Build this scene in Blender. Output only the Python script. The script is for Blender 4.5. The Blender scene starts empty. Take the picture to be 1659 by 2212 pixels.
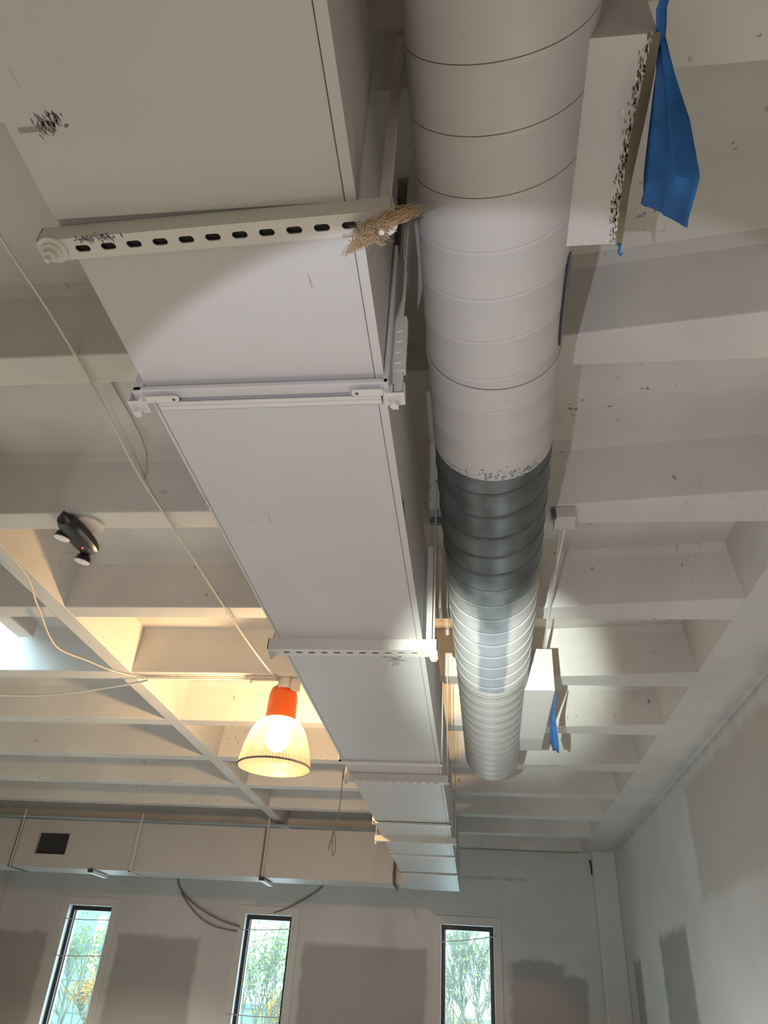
import bpy, bmesh, math, random
from mathutils import Vector, Matrix
random.seed(7)
PI = math.pi
H = 1.6                       # camera height above the floor; all coordinates below are measured from eye level
sc = bpy.context.scene
col = sc.collection

# ------------------------------------------------------------------ materials
def new_mat(name):
    m = bpy.data.materials.new(name); m.use_nodes = True
    nt = m.node_tree; nt.nodes.clear()
    out = nt.nodes.new('ShaderNodeOutputMaterial'); b = nt.nodes.new('ShaderNodeBsdfPrincipled')
    nt.links.new(b.outputs[0], out.inputs[0])
    return m, nt, b, out
def N(nt, t, **kw):
    n = nt.nodes.new(t)
    for k, v in kw.items(): setattr(n, k, v)
    return n
def val(nt, src, sock):
    if isinstance(src, (int, float)): sock.default_value = src
    else: nt.links.new(src, sock)
def mth(nt, op, a, b=0.0, clamp=False):
    n = N(nt, 'ShaderNodeMath', operation=op, use_clamp=clamp)
    val(nt, a, n.inputs[0]); val(nt, b, n.inputs[1]); return n.outputs[0]
def mix(nt, f, a, b):
    n = N(nt, 'ShaderNodeMix', data_type='RGBA')
    val(nt, f, n.inputs[0])
    for s, i in ((a, 6), (b, 7)):
        if isinstance(s, tuple): n.inputs[i].default_value = (*s, 1)
        else: nt.links.new(s, n.inputs[i])
    return n.outputs[2]
def ramp(nt, v, a, b):
    n = N(nt, 'ShaderNodeMapRange'); n.interpolation_type = 'SMOOTHSTEP'
    val(nt, v, n.inputs[0]); n.inputs[1].default_value = a; n.inputs[2].default_value = b
    return n.outputs[0]
def noise(nt, pos, scale, detail=3, rough=.55):
    n = N(nt, 'ShaderNodeTexNoise'); n.inputs['Scale'].default_value = scale
    n.inputs['Detail'].default_value = detail; n.inputs['Roughness'].default_value = rough
    nt.links.new(pos, n.inputs['Vector']); return n.outputs['Fac']

def paint(name, base, rough=.55, var=.06, specks=0.0, bump=.15, patches=(), fine=60, scuff=0.0, metal=0.0, strip=None):
    """painted / bare surface; patches = (axis a, a0, a1, axis b, b0, b1, soft, wobble, colour)"""
    m, nt, b, out = new_mat(name)
    geo = N(nt, 'ShaderNodeNewGeometry'); pos = geo.outputs['Position']
    sep = N(nt, 'ShaderNodeSeparateXYZ'); nt.links.new(pos, sep.inputs[0])
    n1 = noise(nt, pos, 1.3, 4)
    c = mix(nt, ramp(nt, n1, .35, .65), tuple(x*(1-var) for x in base), tuple(min(1, x*(1+var)) for x in base))
    for (a, a0, a1, bb, b0, b1, soft, wob, colr) in patches:
        w = mth(nt, 'MULTIPLY', mth(nt, 'SUBTRACT', noise(nt, pos, 5, 4), .5), wob)
        A = sep.outputs[a]; B = sep.outputs[bb]
        d = mth(nt, 'MINIMUM', mth(nt, 'SUBTRACT', A, a0), mth(nt, 'SUBTRACT', a1, A))
        e = mth(nt, 'MINIMUM', mth(nt, 'SUBTRACT', B, b0), mth(nt, 'SUBTRACT', b1, B))
        d = mth(nt, 'ADD', mth(nt, 'MINIMUM', d, e), w)
        c = mix(nt, ramp(nt, d, 0, soft), c, colr)
    if specks:
        mp = N(nt, 'ShaderNodeMapping'); nt.links.new(pos, mp.inputs[0]); mp.inputs[3].default_value = (1, 1, .6)
        s = noise(nt, mp.outputs[0], 26, 2, .5); g = noise(nt, pos, 1.7, 2)
        k = mth(nt, 'MULTIPLY', ramp(nt, s, .685, .72), ramp(nt, g, .50, .62))
        c = mix(nt, mth(nt, 'MULTIPLY', k, specks), c, (.10, .09, .075))
    if scuff:
        mp = N(nt, 'ShaderNodeMapping'); nt.links.new(pos, mp.inputs[0]); mp.inputs[3].default_value = (18, 2.0, 6)
        s = noise(nt, mp.outputs[0], 3, 3, .6); g = noise(nt, pos, 2.2, 2)
        k = mth(nt, 'MULTIPLY', ramp(nt, s, .66, .72), ramp(nt, g, .55, .68))
        c = mix(nt, mth(nt, 'MULTIPLY', k, scuff), c, (.14, .13, .12))
    nt.links.new(c, b.inputs['Base Color']); b.inputs['Roughness'].default_value = rough
    b.inputs['Metallic'].default_value = metal
    if bump:
        bn = N(nt, 'ShaderNodeBump'); bn.inputs['Strength'].default_value = bump; bn.inputs['Distance'].default_value = .003
        nt.links.new(noise(nt, pos, fine, 4), bn.inputs['Height']); nt.links.new(bn.outputs[0], b.inputs['Normal'])
    return m
def simple(name, colr, rough=.5, metal=0, **kw):
    m, nt, b, out = new_mat(name)
    geo = N(nt, 'ShaderNodeNewGeometry')
    n1 = noise(nt, geo.outputs['Position'], kw.get('scale', 14), 3)
    v = kw.get('var', .1)
    nt.links.new(mix(nt, n1, tuple(x*(1-v) for x in colr), tuple(min(1, x*(1+v)) for x in colr)), b.inputs['Base Color'])
    b.inputs['Roughness'].default_value = rough; b.inputs['Metallic'].default_value = metal
    return m
def emis(name, colr, st):
    m, nt, b, out = new_mat(name)
    b.inputs['Base Color'].default_value = (*colr, 1)
    b.inputs['Emission Color'].default_value = (*colr, 1); b.inputs['Emission Strength'].default_value = st
    return m

M = {}
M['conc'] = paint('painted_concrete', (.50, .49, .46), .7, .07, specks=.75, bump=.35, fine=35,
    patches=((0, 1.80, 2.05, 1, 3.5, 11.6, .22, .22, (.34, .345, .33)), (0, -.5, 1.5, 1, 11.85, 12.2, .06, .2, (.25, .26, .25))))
M['duct'] = paint('duct_paint', (.41, .40, .39), .5, .025, bump=.05, scuff=.5)
DARK = (.20, .195, .185)
GREY = (.335, .33, .32)
wp = [(0, -9, -6.27, 2, .9, H+.69, .09, .12, GREY), (0, -5.28, -3.95, 2, .9, H+.72, .09, .12, GREY),
      (0, -2.50, -.66, 2, .9, H+.74, .08, .12, GREY), (0, .40, 1.22, 2, .9, H+.68, .08, .25, GREY),
      (0, 1.0, 1.52, 2, .9, H+.52, .08, .2, GREY), (0, -.35, .75, 2, H+1.60, H+1.68, .07, .12, (.30, .31, .31))]
M['wall_b'] = paint('wall_paint_back', (.50, .51, .51), .8, .05, bump=.1, patches=wp)
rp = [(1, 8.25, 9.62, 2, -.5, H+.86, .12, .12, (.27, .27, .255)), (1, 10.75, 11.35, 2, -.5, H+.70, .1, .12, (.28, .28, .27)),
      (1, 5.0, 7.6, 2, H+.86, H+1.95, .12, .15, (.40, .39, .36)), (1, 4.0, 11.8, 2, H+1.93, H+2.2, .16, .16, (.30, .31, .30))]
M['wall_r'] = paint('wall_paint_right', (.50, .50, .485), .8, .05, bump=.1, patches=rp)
M['wall'] = paint('wall_paint', (.5, .49, .47), .8, .04)
M['floor'] = paint('floor_concrete', (.36, .33, .29), .6, .1)
M['casing'] = paint('casing_paint', (.53, .53, .52), .7, .03)
M['black'] = simple('black_frame', (.012, .012, .013), .4)
M['bead'] = simple('beige_bead', (.45, .40, .33), .5)
M['white'] = paint('white_trim', (.66, .67, .68), .5, .03)
M['hang'] = paint('hanger_paint', (.47, .455, .42), .5, .04, bump=.08)
M['chip'] = simple('chipped_grey', (.10, .10, .11), .6, .2, scale=90, var=.4)
M['faint'] = simple('painted_over_seam', (.25, .24, .23), .8)
M['stain'] = simple('dull_cable', (.34, .315, .26), .9)
M['seam'] = simple('seam_line', (.09, .08, .07), .8)
M['rect_gap'] = simple('gap_dirt', (.16, .15, .13), .8)
M['orange'] = simple('orange_enamel', (.80, .12, .012), .35, 0, var=.05)
M['conduit'] = simple('conduit_paint', (.58, .55, .50), .5)
M['cable'] = simple('cable_paint', (.5, .46, .40), .6)
M['dcable'] = simple('dark_cable', (.10, .10, .10), .6)
M['plastic'] = simple('black_plastic', (.013, .012, .012), .3)
M['lens'] = simple('white_lens', (.75, .72, .70), .3)
M['tuft'] = simple('tan_fibre', (.33, .235, .13), .9, 0, scale=40, var=.35)
M['foam'] = simple('yellow_foam', (.75, .68, .38), .8)
M['inside'] = simple('duct_inside', (.02, .022, .025), .8)
M['liner'] = simple('olive_liner', (.11, .10, .06), .8, 0, scale=25, var=.4)
M['bare'] = simple('bare_metal_patch', (.16, .18, .19), .4, .6)
M['tape_glue'] = simple('torn_paint_edge', (.60, .58, .54), .9, 0, scale=70, var=.5)
# galvanised spiral metal
def galv():
    m, nt, b, out = new_mat('galvanised_metal')
    pos = N(nt, 'ShaderNodeNewGeometry').outputs['Position']
    c = mix(nt, ramp(nt, noise(nt, pos, 7, 4), .35, .68), (.068, .080, .080), (.12, .138, .138))
    # white overspray on the flanks of the far half, bottom colour lightened to imitate the torch glow
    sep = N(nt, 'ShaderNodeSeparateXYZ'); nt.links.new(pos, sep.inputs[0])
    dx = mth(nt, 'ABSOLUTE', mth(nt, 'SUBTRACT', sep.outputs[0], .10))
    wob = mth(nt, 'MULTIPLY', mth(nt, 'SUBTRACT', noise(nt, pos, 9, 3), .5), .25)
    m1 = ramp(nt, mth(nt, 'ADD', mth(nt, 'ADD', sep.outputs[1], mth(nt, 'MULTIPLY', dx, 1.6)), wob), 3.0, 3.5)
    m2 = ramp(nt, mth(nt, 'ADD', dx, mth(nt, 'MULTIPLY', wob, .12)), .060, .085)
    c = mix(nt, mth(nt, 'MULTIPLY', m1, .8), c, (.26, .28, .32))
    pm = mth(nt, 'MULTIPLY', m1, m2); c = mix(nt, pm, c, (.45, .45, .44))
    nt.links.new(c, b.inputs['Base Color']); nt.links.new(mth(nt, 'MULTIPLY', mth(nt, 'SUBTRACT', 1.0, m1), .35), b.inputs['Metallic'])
    r = N(nt, 'ShaderNodeMapRange'); nt.links.new(noise(nt, pos, 11, 3), r.inputs[0]); r.inputs[3].default_value = .34; r.inputs[4].default_value = .52
    nt.links.new(r.outputs[0], b.inputs['Roughness'])
    return m
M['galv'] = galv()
def tape_mat():
    m, nt, b, out = new_mat('blue_tape')
    pos = N(nt, 'ShaderNodeNewGeometry').outputs['Position']
    c = mix(nt, ramp(nt, noise(nt, pos, 9, 2), .35, .65), (.006, .085, .30), (.012, .13, .42))
    nt.links.new(c, b.inputs['Base Color']); b.inputs['Roughness'].default_value = .6
    return m
M['tape'] = tape_mat()
def bell_mat():
    m, nt, b, out = new_mat('prismatic_glass')
    nt.nodes.remove(b)
    tr = N(nt, 'ShaderNodeBsdfTransparent'); tr.inputs[0].default_value = (1, .93, .80, 1)
    tl = N(nt, 'ShaderNodeBsdfTranslucent'); tl.inputs[0].default_value = (.030, .026, .019, 1)
    gl = N(nt, 'ShaderNodeBsdfGlossy'); gl.inputs['Roughness'].default_value = .12; gl.inputs[0].default_value = (.9, .9, .9, 1)
    geo = N(nt, 'ShaderNodeTexCoord'); sep = N(nt, 'ShaderNodeSeparateXYZ'); nt.links.new(geo.outputs['Object'], sep.inputs[0])
    ang = mth(nt, 'ARCTAN2', sep.outputs[0], sep.outputs[1])
    rib = mth(nt, 'SINE', mth(nt, 'MULTIPLY', ang, 72))
    f = N(nt, 'ShaderNodeMapRange'); nt.links.new(rib, f.inputs[0]); f.inputs[1].default_value = -1; f.inputs[3].default_value = .38; f.inputs[4].default_value = .72
    m1 = N(nt, 'ShaderNodeMixShader'); nt.links.new(f.outputs[0], m1.inputs[0]); nt.links.new(tr.outputs[0], m1.inputs[1]); nt.links.new(tl.outputs[0], m1.inputs[2])
    m2 = N(nt, 'ShaderNodeMixShader'); m2.inputs[0].default_value = .07
    nt.links.new(m1.outputs[0], m2.inputs[1]); nt.links.new(gl.outputs[0], m2.inputs[2]); nt.links.new(m2.outputs[0], out.inputs[0])
    return m
M['bell'] = bell_mat()
def glass_mat(name, tint):
    m, nt, b, out = new_mat(name); nt.nodes.remove(b)
    tr = N(nt, 'ShaderNodeBsdfTransparent'); tr.inputs[0].default_value = (*tint, 1)
    gl = N(nt, 'ShaderNodeBsdfGlossy'); gl.inputs['Roughness'].default_value = .03
    m2 = N(nt, 'ShaderNodeMixShader'); m2.inputs[0].default_value = .06
    nt.links.new(tr.outputs[0], m2.inputs[1]); nt.links.new(gl.outputs[0], m2.inputs[2]); nt.links.new(m2.outputs[0], out.inputs[0])
    return m
M['glass'] = glass_mat('window_glass', (.86, .95, .93))
def bulb_mat():
    m, nt, b, out = new_mat('lamp_glow'); nt.nodes.remove(b)
    e = N(nt, 'ShaderNodeEmission'); e.inputs[0].default_value = (1, .74, .40, 1); e.inputs[1].default_value = 9
    t = N(nt, 'ShaderNodeBsdfTransparent'); a = N(nt, 'ShaderNodeAddShader')
    nt.links.new(e.outputs[0], a.inputs[0]); nt.links.new(t.outputs[0], a.inputs[1]); nt.links.new(a.outputs[0], out.inputs[0]); return m
M['bulb'] = bulb_mat()
M['led'] = emis('red_led', (1, .03, .05), 6)
M['bark'] = simple('bark', (.34, .39, .34), .9)
M['leafg'] = simple('green_leaf', (.42, .56, .28), .8)
M['leafo'] = simple('autumn_leaf', (.90, .58, .22), .8)
M['facg'] = simple('green_facade', (.42, .60, .56), .4, 0, scale=.4, var=.15)
M['band'] = simple('blue_band', (.38, .58, .78), .5)
M['lit'] = emis('lit_window', (1, .85, .5), 2.2)

# ------------------------------------------------------------------ builders
class G:
    """collects geometry in eye-level coordinates"""
    def __init__(s): s.v = []; s.f = []; s.mi = []
    def add(s, vs, fs, mi=0):
        o = len(s.v); s.v += [tuple(v) for v in vs]; s.f += [tuple(i+o for i in f) for f in fs]; s.mi += [mi]*len(fs); return s
    def box(s, x0, x1, y0, y1, z0, z1, mi=0):
        vs = [(x, y, z) for z in (z0, z1) for y in (y0, y1) for x in (x0, x1)]
        return s.add(vs, [(0, 2, 3, 1), (4, 5, 7, 6), (0, 1, 5, 4), (2, 6, 7, 3), (0, 4, 6, 2), (1, 3, 7, 5)], mi)
    def obox(s, c, ax, ay, az, mi=0):
        c, ax, ay, az = map(Vector, (c, ax, ay, az))
        vs = [c+ax*i+ay*j+az*k for k in (-1, 1) for j in (-1, 1) for i in (-1, 1)]
        return s.add(vs, [(0, 2, 3, 1), (4, 5, 7, 6), (0, 1, 5, 4), (2, 6, 7, 3), (0, 4, 6, 2), (1, 3, 7, 5)], mi)
    def tube(s, pts, r, n=8, mi=0, cap=True):
        pts = [Vector(p) for p in pts]; rr = r if isinstance(r, (list, tuple)) else [r]*len(pts)
        rings = []; up = Vector((0, 0, 1))
        t0 = (pts[1]-pts[0]).normalized()
        a = t0.cross(up) if abs(t0.z) < .95 else t0.cross(Vector((1, 0, 0))); a.normalize()
        for i, p in enumerate(pts):
            t = (pts[min(i+1, len(pts)-1)]-pts[max(i-1, 0)]).normalized()
            a = (a-t*a.dot(t)).normalized(); b = t.cross(a)
            rings.append([p+(a*math.cos(2*PI*k/n)+b*math.sin(2*PI*k/n))*rr[i] for k in range(n)])
        vs = [v for r_ in rings for v in r_]; fs = []
        for i in range(len(pts)-1):
            for k in range(n):
                k2 = (k+1) % n; fs.append((i*n+k, i*n+k2, (i+1)*n+k2, (i+1)*n+k))
        if cap: fs += [tuple(range(n-1, -1, -1)), tuple((len(pts)-1)*n+k for k in range(n))]
        return s.add(vs, fs, mi)
    def lathe(s, prof, c, n=48, mi=0, axis=(0, 0, 1)):
        ax = Vector(axis).normalized(); a = ax.orthogonal().normalized(); b = ax.cross(a); c = Vector(c)
        vs = [c+ax*z+(a*math.cos(2*PI*k/n)+b*math.sin(2*PI*k/n))*r for (r, z) in prof for k in range(n)]
        fs = [(i*n+k, i*n+(k+1) % n, (i+1)*n+(k+1) % n, (i+1)*n+k) for i in range(len(prof)-1) for k in range(n)]
        return s.add(vs, fs, mi)
    def prism(s, sections, mi=0):
        n = len(sections[0]); vs = [p for q in sections for p in q]; fs = []
        for i in range(len(sections)-1):
            for k in range(n): fs.append((i*n+k, (i+1)*n+k, (i+1)*n+(k+1) % n, i*n+(k+1) % n))
        fs += [tuple(range(n)), tuple(range((len(sections)-1)*n+n-1, (len(sections)-1)*n-1, -1))]
        return s.add(vs, fs, mi)
    def sheet(s, grid, th=0, mi=0):
        R_ = len(grid); C_ = len(grid[0]); vs = [p for r in grid for p in r]
        return s.add(vs, [(i*C_+j, i*C_+j+1, (i+1)*C_+j+1, (i+1)*C_+j) for i in range(R_-1) for j in range(C_-1)], mi)

def link(name, g, mats, parent=None, loc=None, smooth=False, bevel=0, solid=0):
    mats = mats if isinstance(mats, (list, tuple)) else [mats]
    if loc is None:
        if parent is None:
            xs = [v[0] for v in g.v]; ys = [v[1] for v in g.v]; zs = [v[2] for v in g.v]
            loc = ((min(xs)+max(xs))/2, (min(ys)+max(ys))/2, (min(zs)+H))
            off = Vector(loc)
        else: off = origin(parent); loc = (0, 0, 0)
    else:
        off = (origin(parent) if parent else Vector((0, 0, 0))) + Vector(loc)
    me = bpy.data.meshes.new(name)
    me.from_pydata([Vector(v)+Vector((0, 0, H))-off for v in g.v], [], g.f)
    for m in mats: me.materials.append(M[m])
    for p, mi in zip(me.polygons, g.mi): p.material_index = mi; p.use_smooth = smooth
    bm = bmesh.new(); bm.from_mesh(me); bmesh.ops.remove_doubles(bm, verts=bm.verts, dist=1e-6)
    bmesh.ops.recalc_face_normals(bm, faces=bm.faces); bm.to_mesh(me); bm.free()
    o = bpy.data.objects.new(name, me); col.objects.link(o)
    o.location = loc; o['_o'] = 0
    del o['_o']
    ORIG[o.name] = off
    if parent: o.parent = parent
    if bevel:
        b = o.modifiers.new('b', 'BEVEL'); b.width = bevel; b.segments = 2; b.limit_method = 'ANGLE'; b.angle_limit = .7
    if solid:
        b = o.modifiers.new('s', 'SOLIDIFY'); b.thickness = solid; b.offset = 0
    if smooth and not bevel:
        for p in me.polygons: p.use_smooth = True
        me.set_sharp_from_angle(angle=.45)
    return o
ORIG = {}
def origin(o): return ORIG[o.name]
def tag(o, label=None, cat=None, group=None, kind=None):
    if label: o['label'] = label
    if cat: o['category'] = cat
    if group: o['group'] = group
    if kind: o['kind'] = kind
    return o
def thing(name, loc, label, cat, group=None, kind=None):
    o = bpy.data.objects.new(name, None); col.objects.link(o); o.empty_display_size = .1
    o.location = (loc[0], loc[1], loc[2]+H); ORIG[o.name] = Vector(o.location)
    return tag(o, label, cat, group, kind)
def copy_tree(o, parent=None):
    c = o.copy(); col.objects.link(c); ORIG[c.name] = ORIG[o.name].copy()
    if parent: c.parent = parent
    for ch in list(o.children): copy_tree(ch, c)
    return c
def struct(name, g, mats, parent=None, label=None, cat=None, **kw):
    o = link(name, g, mats, parent, **kw)
    if parent is None: tag(o, label, cat, kind='structure')
    return o

# ------------------------------------------------------------------ setting
ZS, ZT = 2.02, 2.35            # joist soffit, slab underside
WX, WY = 1.98, 12.0            # right wall, back wall
far = [-1.2, -.1, .99, 2.03, 3.11, 4.18, 5.28, 6.40, 7.55, 8.68, 9.78, 10.88, 12.0]
# slab with a hole for the skylight in the bay between two joists, left of the beam
SX0, SX1, SY0, SY1 = -5.6, -3.62, 4.18, 5.13
g = G()
g.box(-7.2, WX+.3, -3.5, SY0, ZT, ZT+.25); g.box(-7.2, WX+.3, SY1, WY+.3, ZT, ZT+.25)
g.box(-7.2, SX0, SY0, SY1, ZT, ZT+.25); g.box(SX1, WX+.3, SY0, SY1, ZT, ZT+.25)
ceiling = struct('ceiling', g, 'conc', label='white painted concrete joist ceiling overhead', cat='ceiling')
def joist(F, x0, x1, flare0=0, flare1=0):
    g = G(); secs = []
    xs = [x0, x0+(x1-x0)*.5, x1]
    for i, x in enumerate(xs):
        t = i/2; n = .15+(flare0*(1-t)+flare1*t)
        secs.append([(x, F-n-.09, ZT+.01), (x, F-n-.06, ZT-.05), (x, F-n, ZS), (x, F, ZS), (x, F+.06, ZT-.05), (x, F+.09, ZT+.01)])
    g.prism(secs); return g
for F in far:
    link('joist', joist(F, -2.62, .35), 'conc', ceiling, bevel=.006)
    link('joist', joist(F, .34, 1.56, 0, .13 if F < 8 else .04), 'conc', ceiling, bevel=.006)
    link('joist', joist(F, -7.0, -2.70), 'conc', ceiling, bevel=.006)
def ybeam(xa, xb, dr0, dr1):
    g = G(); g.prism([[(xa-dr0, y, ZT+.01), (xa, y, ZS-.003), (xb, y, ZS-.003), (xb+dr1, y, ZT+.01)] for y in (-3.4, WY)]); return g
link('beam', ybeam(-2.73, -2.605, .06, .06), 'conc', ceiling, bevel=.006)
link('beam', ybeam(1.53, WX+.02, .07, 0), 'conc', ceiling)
# skylight shaft
g = G()
g.box(SX0-.1, SX1+.1, SY0-.1, SY0, ZT+.2, 3.0); g.box(SX0-.1, SX1+.1, SY1, SY1+.1, ZT+.2, 3.0)
g.box(SX0-.1, SX0, SY0, SY1, ZT+.2, 3.0); g.box(SX1, SX1+.1, SY0, SY1, ZT+.2, 3.0)
sky = thing('window_4', (-4.6, 4.65, ZT), 'skylight shaft in the ceiling bay left of the beam', 'skylight', kind='structure')
link('shaft', g, 'white', sky)
g = G(); g.box(SX0, SX1, SY0, SY1, 3.0, 3.01); link('pane', g, 'glass', sky)
g = G()
for yy in (SY0, SY1-.05): g.box(SX0, SX1, yy, yy+.05, 2.96, 3.03)
for xx in (SX0, SX1-.05): g.box(xx, xx+.05, SY0, SY1, 2.96, 3.03)
link('frame', g, 'conc', sky)

# back wall with three slit windows
WIN = [(-6.11, -5.42, -1.25, 1.03), (-3.37, -2.66, -1.25, 1.03), (-.505, .24, -1.25, 1.03)]
g = G(); xs = [-7.2]
x = -7.2
for (a, b, z0, z1) in WIN:
    g.box(x, a, WY, WY+.28, -H, 2.6); g.box(a, b, WY, WY+.28, z1, 2.6); g.box(a, b, WY, WY+.28, -H, z0); x = b
g.box(x, WX+.3, WY, WY+.28, -H, 2.6)
struct('wall_back', g, 'wall_b', label='grey and white part painted back wall with three slit windows', cat='wall')
def window(i, a, b, z0, z1):
    w = thing('window_%d' % i, ((a+b)/2, WY, z0), ['leftmost slit window in the back wall', 'middle slit window in the back wall', 'slit window nearest the right corner of the back wall'][i-1], 'window', kind='structure')
    g = G(); c = .10                                        # flat plaster return around the opening
    g.box(a-c, a, WY-.012, WY, z0-c, z1+c); g.box(b, b+c, WY-.012, WY, z0-c, z1+c)
    g.box(a, b, WY-.012, WY, z1, z1+c); g.box(a, b, WY-.012, WY, z0-c, z0)
    link('casing', g, 'casing', w)
    g = G(); r = .008
    g.box(a, a+r, WY-.014, WY+.12, z0, z1); g.box(b-r, b, WY-.014, WY+.12, z0, z1); g.box(a, b, WY-.014, WY+.12, z1-r, z1)
    link('return', g, 'white', w)
    g = G(); f = .055; y0, y1 = WY+.09, WY+.19
    g.box(a+r, a+f, y0, y1, z0, z1); g.box(b-f, b-r, y0, y1, z0, z1); g.box(a+f, b-f, y0, y1, z1-f-.012, z1-r); g.box(a+f, b-f, y0, y1, z0, z0+f)
    link('frame', g, 'black', w, bevel=.004)
    g = G(); q = .010
    for xx in (a+f, b-f-q): g.box(xx, xx+q, y0+.06, y1+.02, z0+f, z1-f-.012)
    link('glazing_bead', g, 'bead', w)
    g = G(); g.box(a+f, b-f, y1-.02, y1-.012, z0+f, z1-f-.012); link('pane', g, 'glass', w)
for i, wn in enumerate(WIN): window(i+1, *wn)
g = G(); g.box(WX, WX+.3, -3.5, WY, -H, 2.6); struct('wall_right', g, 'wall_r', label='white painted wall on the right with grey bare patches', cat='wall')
g = G(); g.box(-7.5, -7.2, -3.5, WY, -H, 2.6); struct('wall_left', g, 'wall', label='white wall on the far left, outside the picture', cat='wall')
g = G(); g.box(-7.5, WX+.3, -3.7, -3.5, -H, 2.6); struct('wall_front', g, 'wall', label='wall behind the camera, outside the picture', cat='wall')
g = G(); g.box(-7.5, WX+.3, -3.5, WY+.3, -H-.1, -H); struct('floor', g, 'floor', label='bare concrete floor below the picture', cat='floor')
g = G(); g.box(1.665, WX, WY-.22, WY, -H, ZS); struct('trim_1', g, 'casing', label='boxed pipe chase in the right back corner', cat='trim', bevel=.01)

# ------------------------------------------------------------------ rectangular duct
XL, XR, ZB, ZTOP = -.845, -.215, 1.30, 1.83
rd = thing('rectangular_duct', (-.53, 4.7, ZB), 'white painted rectangular sheet metal duct running the length of the ceiling', 'duct')
ys = [-1.6, .838, 1.375, 2.91, 4.80, 6.66, 8.2, 9.4, 10.78]
for i in range(len(ys)-1):
    dz = [-.003, .016, .004, 0, .006, 0, .004, 0][i]; dx = [.008, 0, .002, 0, 0, -.01, -.02, -.03][i]
    g = G(); a, b = ys[i]+.002, ys[i+1]-.002
    g.box(XL+dx, XR, a, b, ZB+dz, ZTOP, 0)
    # folded corner seam along the right lower edge and a thin one on the left edge
    g.box(XR-.0225, XR-.021, a, b, ZB+dz-.0015, ZB+dz+.001, 1)
    if i in (0, 1, 2, 3): g.box(XR-.02, XR+.002, a, b, ZB+dz-.003, ZB+dz+.004, 0)
    if i in (2, 3): g.box(XL+.012, XL+.0135, a, b, ZB+dz-.0012, ZB+dz+.001, 1)
    link('duct_section', g, ['duct', 'seam'], rd, bevel=.003 if i < 4 else 0)
# flange bands at the joints
for y, w, m in ((1.355, .028, 'duct'), (4.80, .05, 'hang'), (6.66, .06, 'hang'), (8.2, .05, 'hang'), (9.4, .06, 'hang')):
    g = G(); t = .014
    g.box(XL-t-.01, XR+t, y-w, y+w*.2, ZB-t, ZB+.002); g.box(XR, XR+t, y-w, y+w*.2, ZB-t, ZTOP); g.box(XL-t-.01, XL, y-w, y+w*.2, ZB-t, ZTOP)
    link('flange', g, m, rd, bevel=.003)
# scraped patches of bare metal where paint was knocked off
def scuff(pts, size, n, z, seed):
    random.seed(seed); g = G()
    for (cx, cy) in pts:
        for k in range(n):
            x = cx+random.gauss(0, size[0]); y = cy+random.gauss(0, size[1]); l = random.uniform(.002, .008); w = random.uniform(.0006, .002)
            a = random.uniform(-.5, .3); c, s_ = math.cos(a), math.sin(a)
            q = [(-w, -l), (w, -l*.6), (w*.6, l), (-w*.5, l*.7)]
            g.add([(x+u*c-v*s_, y+u*s_+v*c, z) for u, v in q], [(0, 1, 2, 3)])
    return g
link('paint_chip', scuff([(-.765, .646), (-.741, .640)], (.010, .008), 42, ZB-.0036, 1), 'chip', rd)['kind'] = 'stuff'
g = G()
for k in range(16): g.obox((-.815+.0042*k, .652, ZB-.0036), (.0007, .0012, 0), (-.0008, .005, 0), (0, 0, .0003))
link('paint_chip', g, 'rect_gap', rd)['kind'] = 'stuff'
link('paint_chip', scuff([(-.842, 1.84)], (.004, .02), 8, ZB+.0008, 2), 'chip', rd)
g = G(); g.add([(XR+.003, 1.85, ZB+.006), (XR+.003, 2.02, ZB+.006), (XR+.003, 1.90, ZB+.03)], [(0, 1, 2)]); link('paint_chip', g, 'chip', rd)

# ------------------------------------------------------------------ slotted channel hangers
def slot_cell(g, x0, x1, y0, y1, cx, cy, sl, sw, z, th):
    n = 24; inner = []; outer = []
    r = sw/2
    for k in range(n):
        a = 2*PI*(k+.5)/n; c, s_ = math.cos(a), math.sin(a)
        ix = cx+(sl/2-r)*(1 if c > 0 else -1)+r*c; iy = cy+r*s_
        inner.append((ix, iy))
        # ray from centre to the rectangle
        tx = ((x1-cx) if c > 0 else (x0-cx))/c; ty = ((y1-cy) if s_ > 0 else (y0-cy))/s_
        t = min(tx, ty); outer.append((cx+c*t, cy+s_*t))
    vs = [(x, y, z) for x, y in outer]+[(x, y, z) for x, y in inner]+[(x, y, z+th) for x, y in inner]
    fs = [(k, (k+1) % n, n+(k+1) % n, n+k) for k in range(n)]+[(n+k, n+(k+1) % n, 2*n+(k+1) % n, 2*n+k) for k in range(n)]
    for (qx, qy) in ((x0, y0), (x1, y0), (x1, y1), (x0, y1)):   # corner fillers
        best = sorted(range(n), key=lambda k: (outer[k][0]-qx)**2+(outer[k][1]-qy)**2)[:2]
        a, b = best; base = len(vs); vs.append((qx, qy, z)); fs.append((a, base, b))
    g.add(vs, fs)
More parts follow.
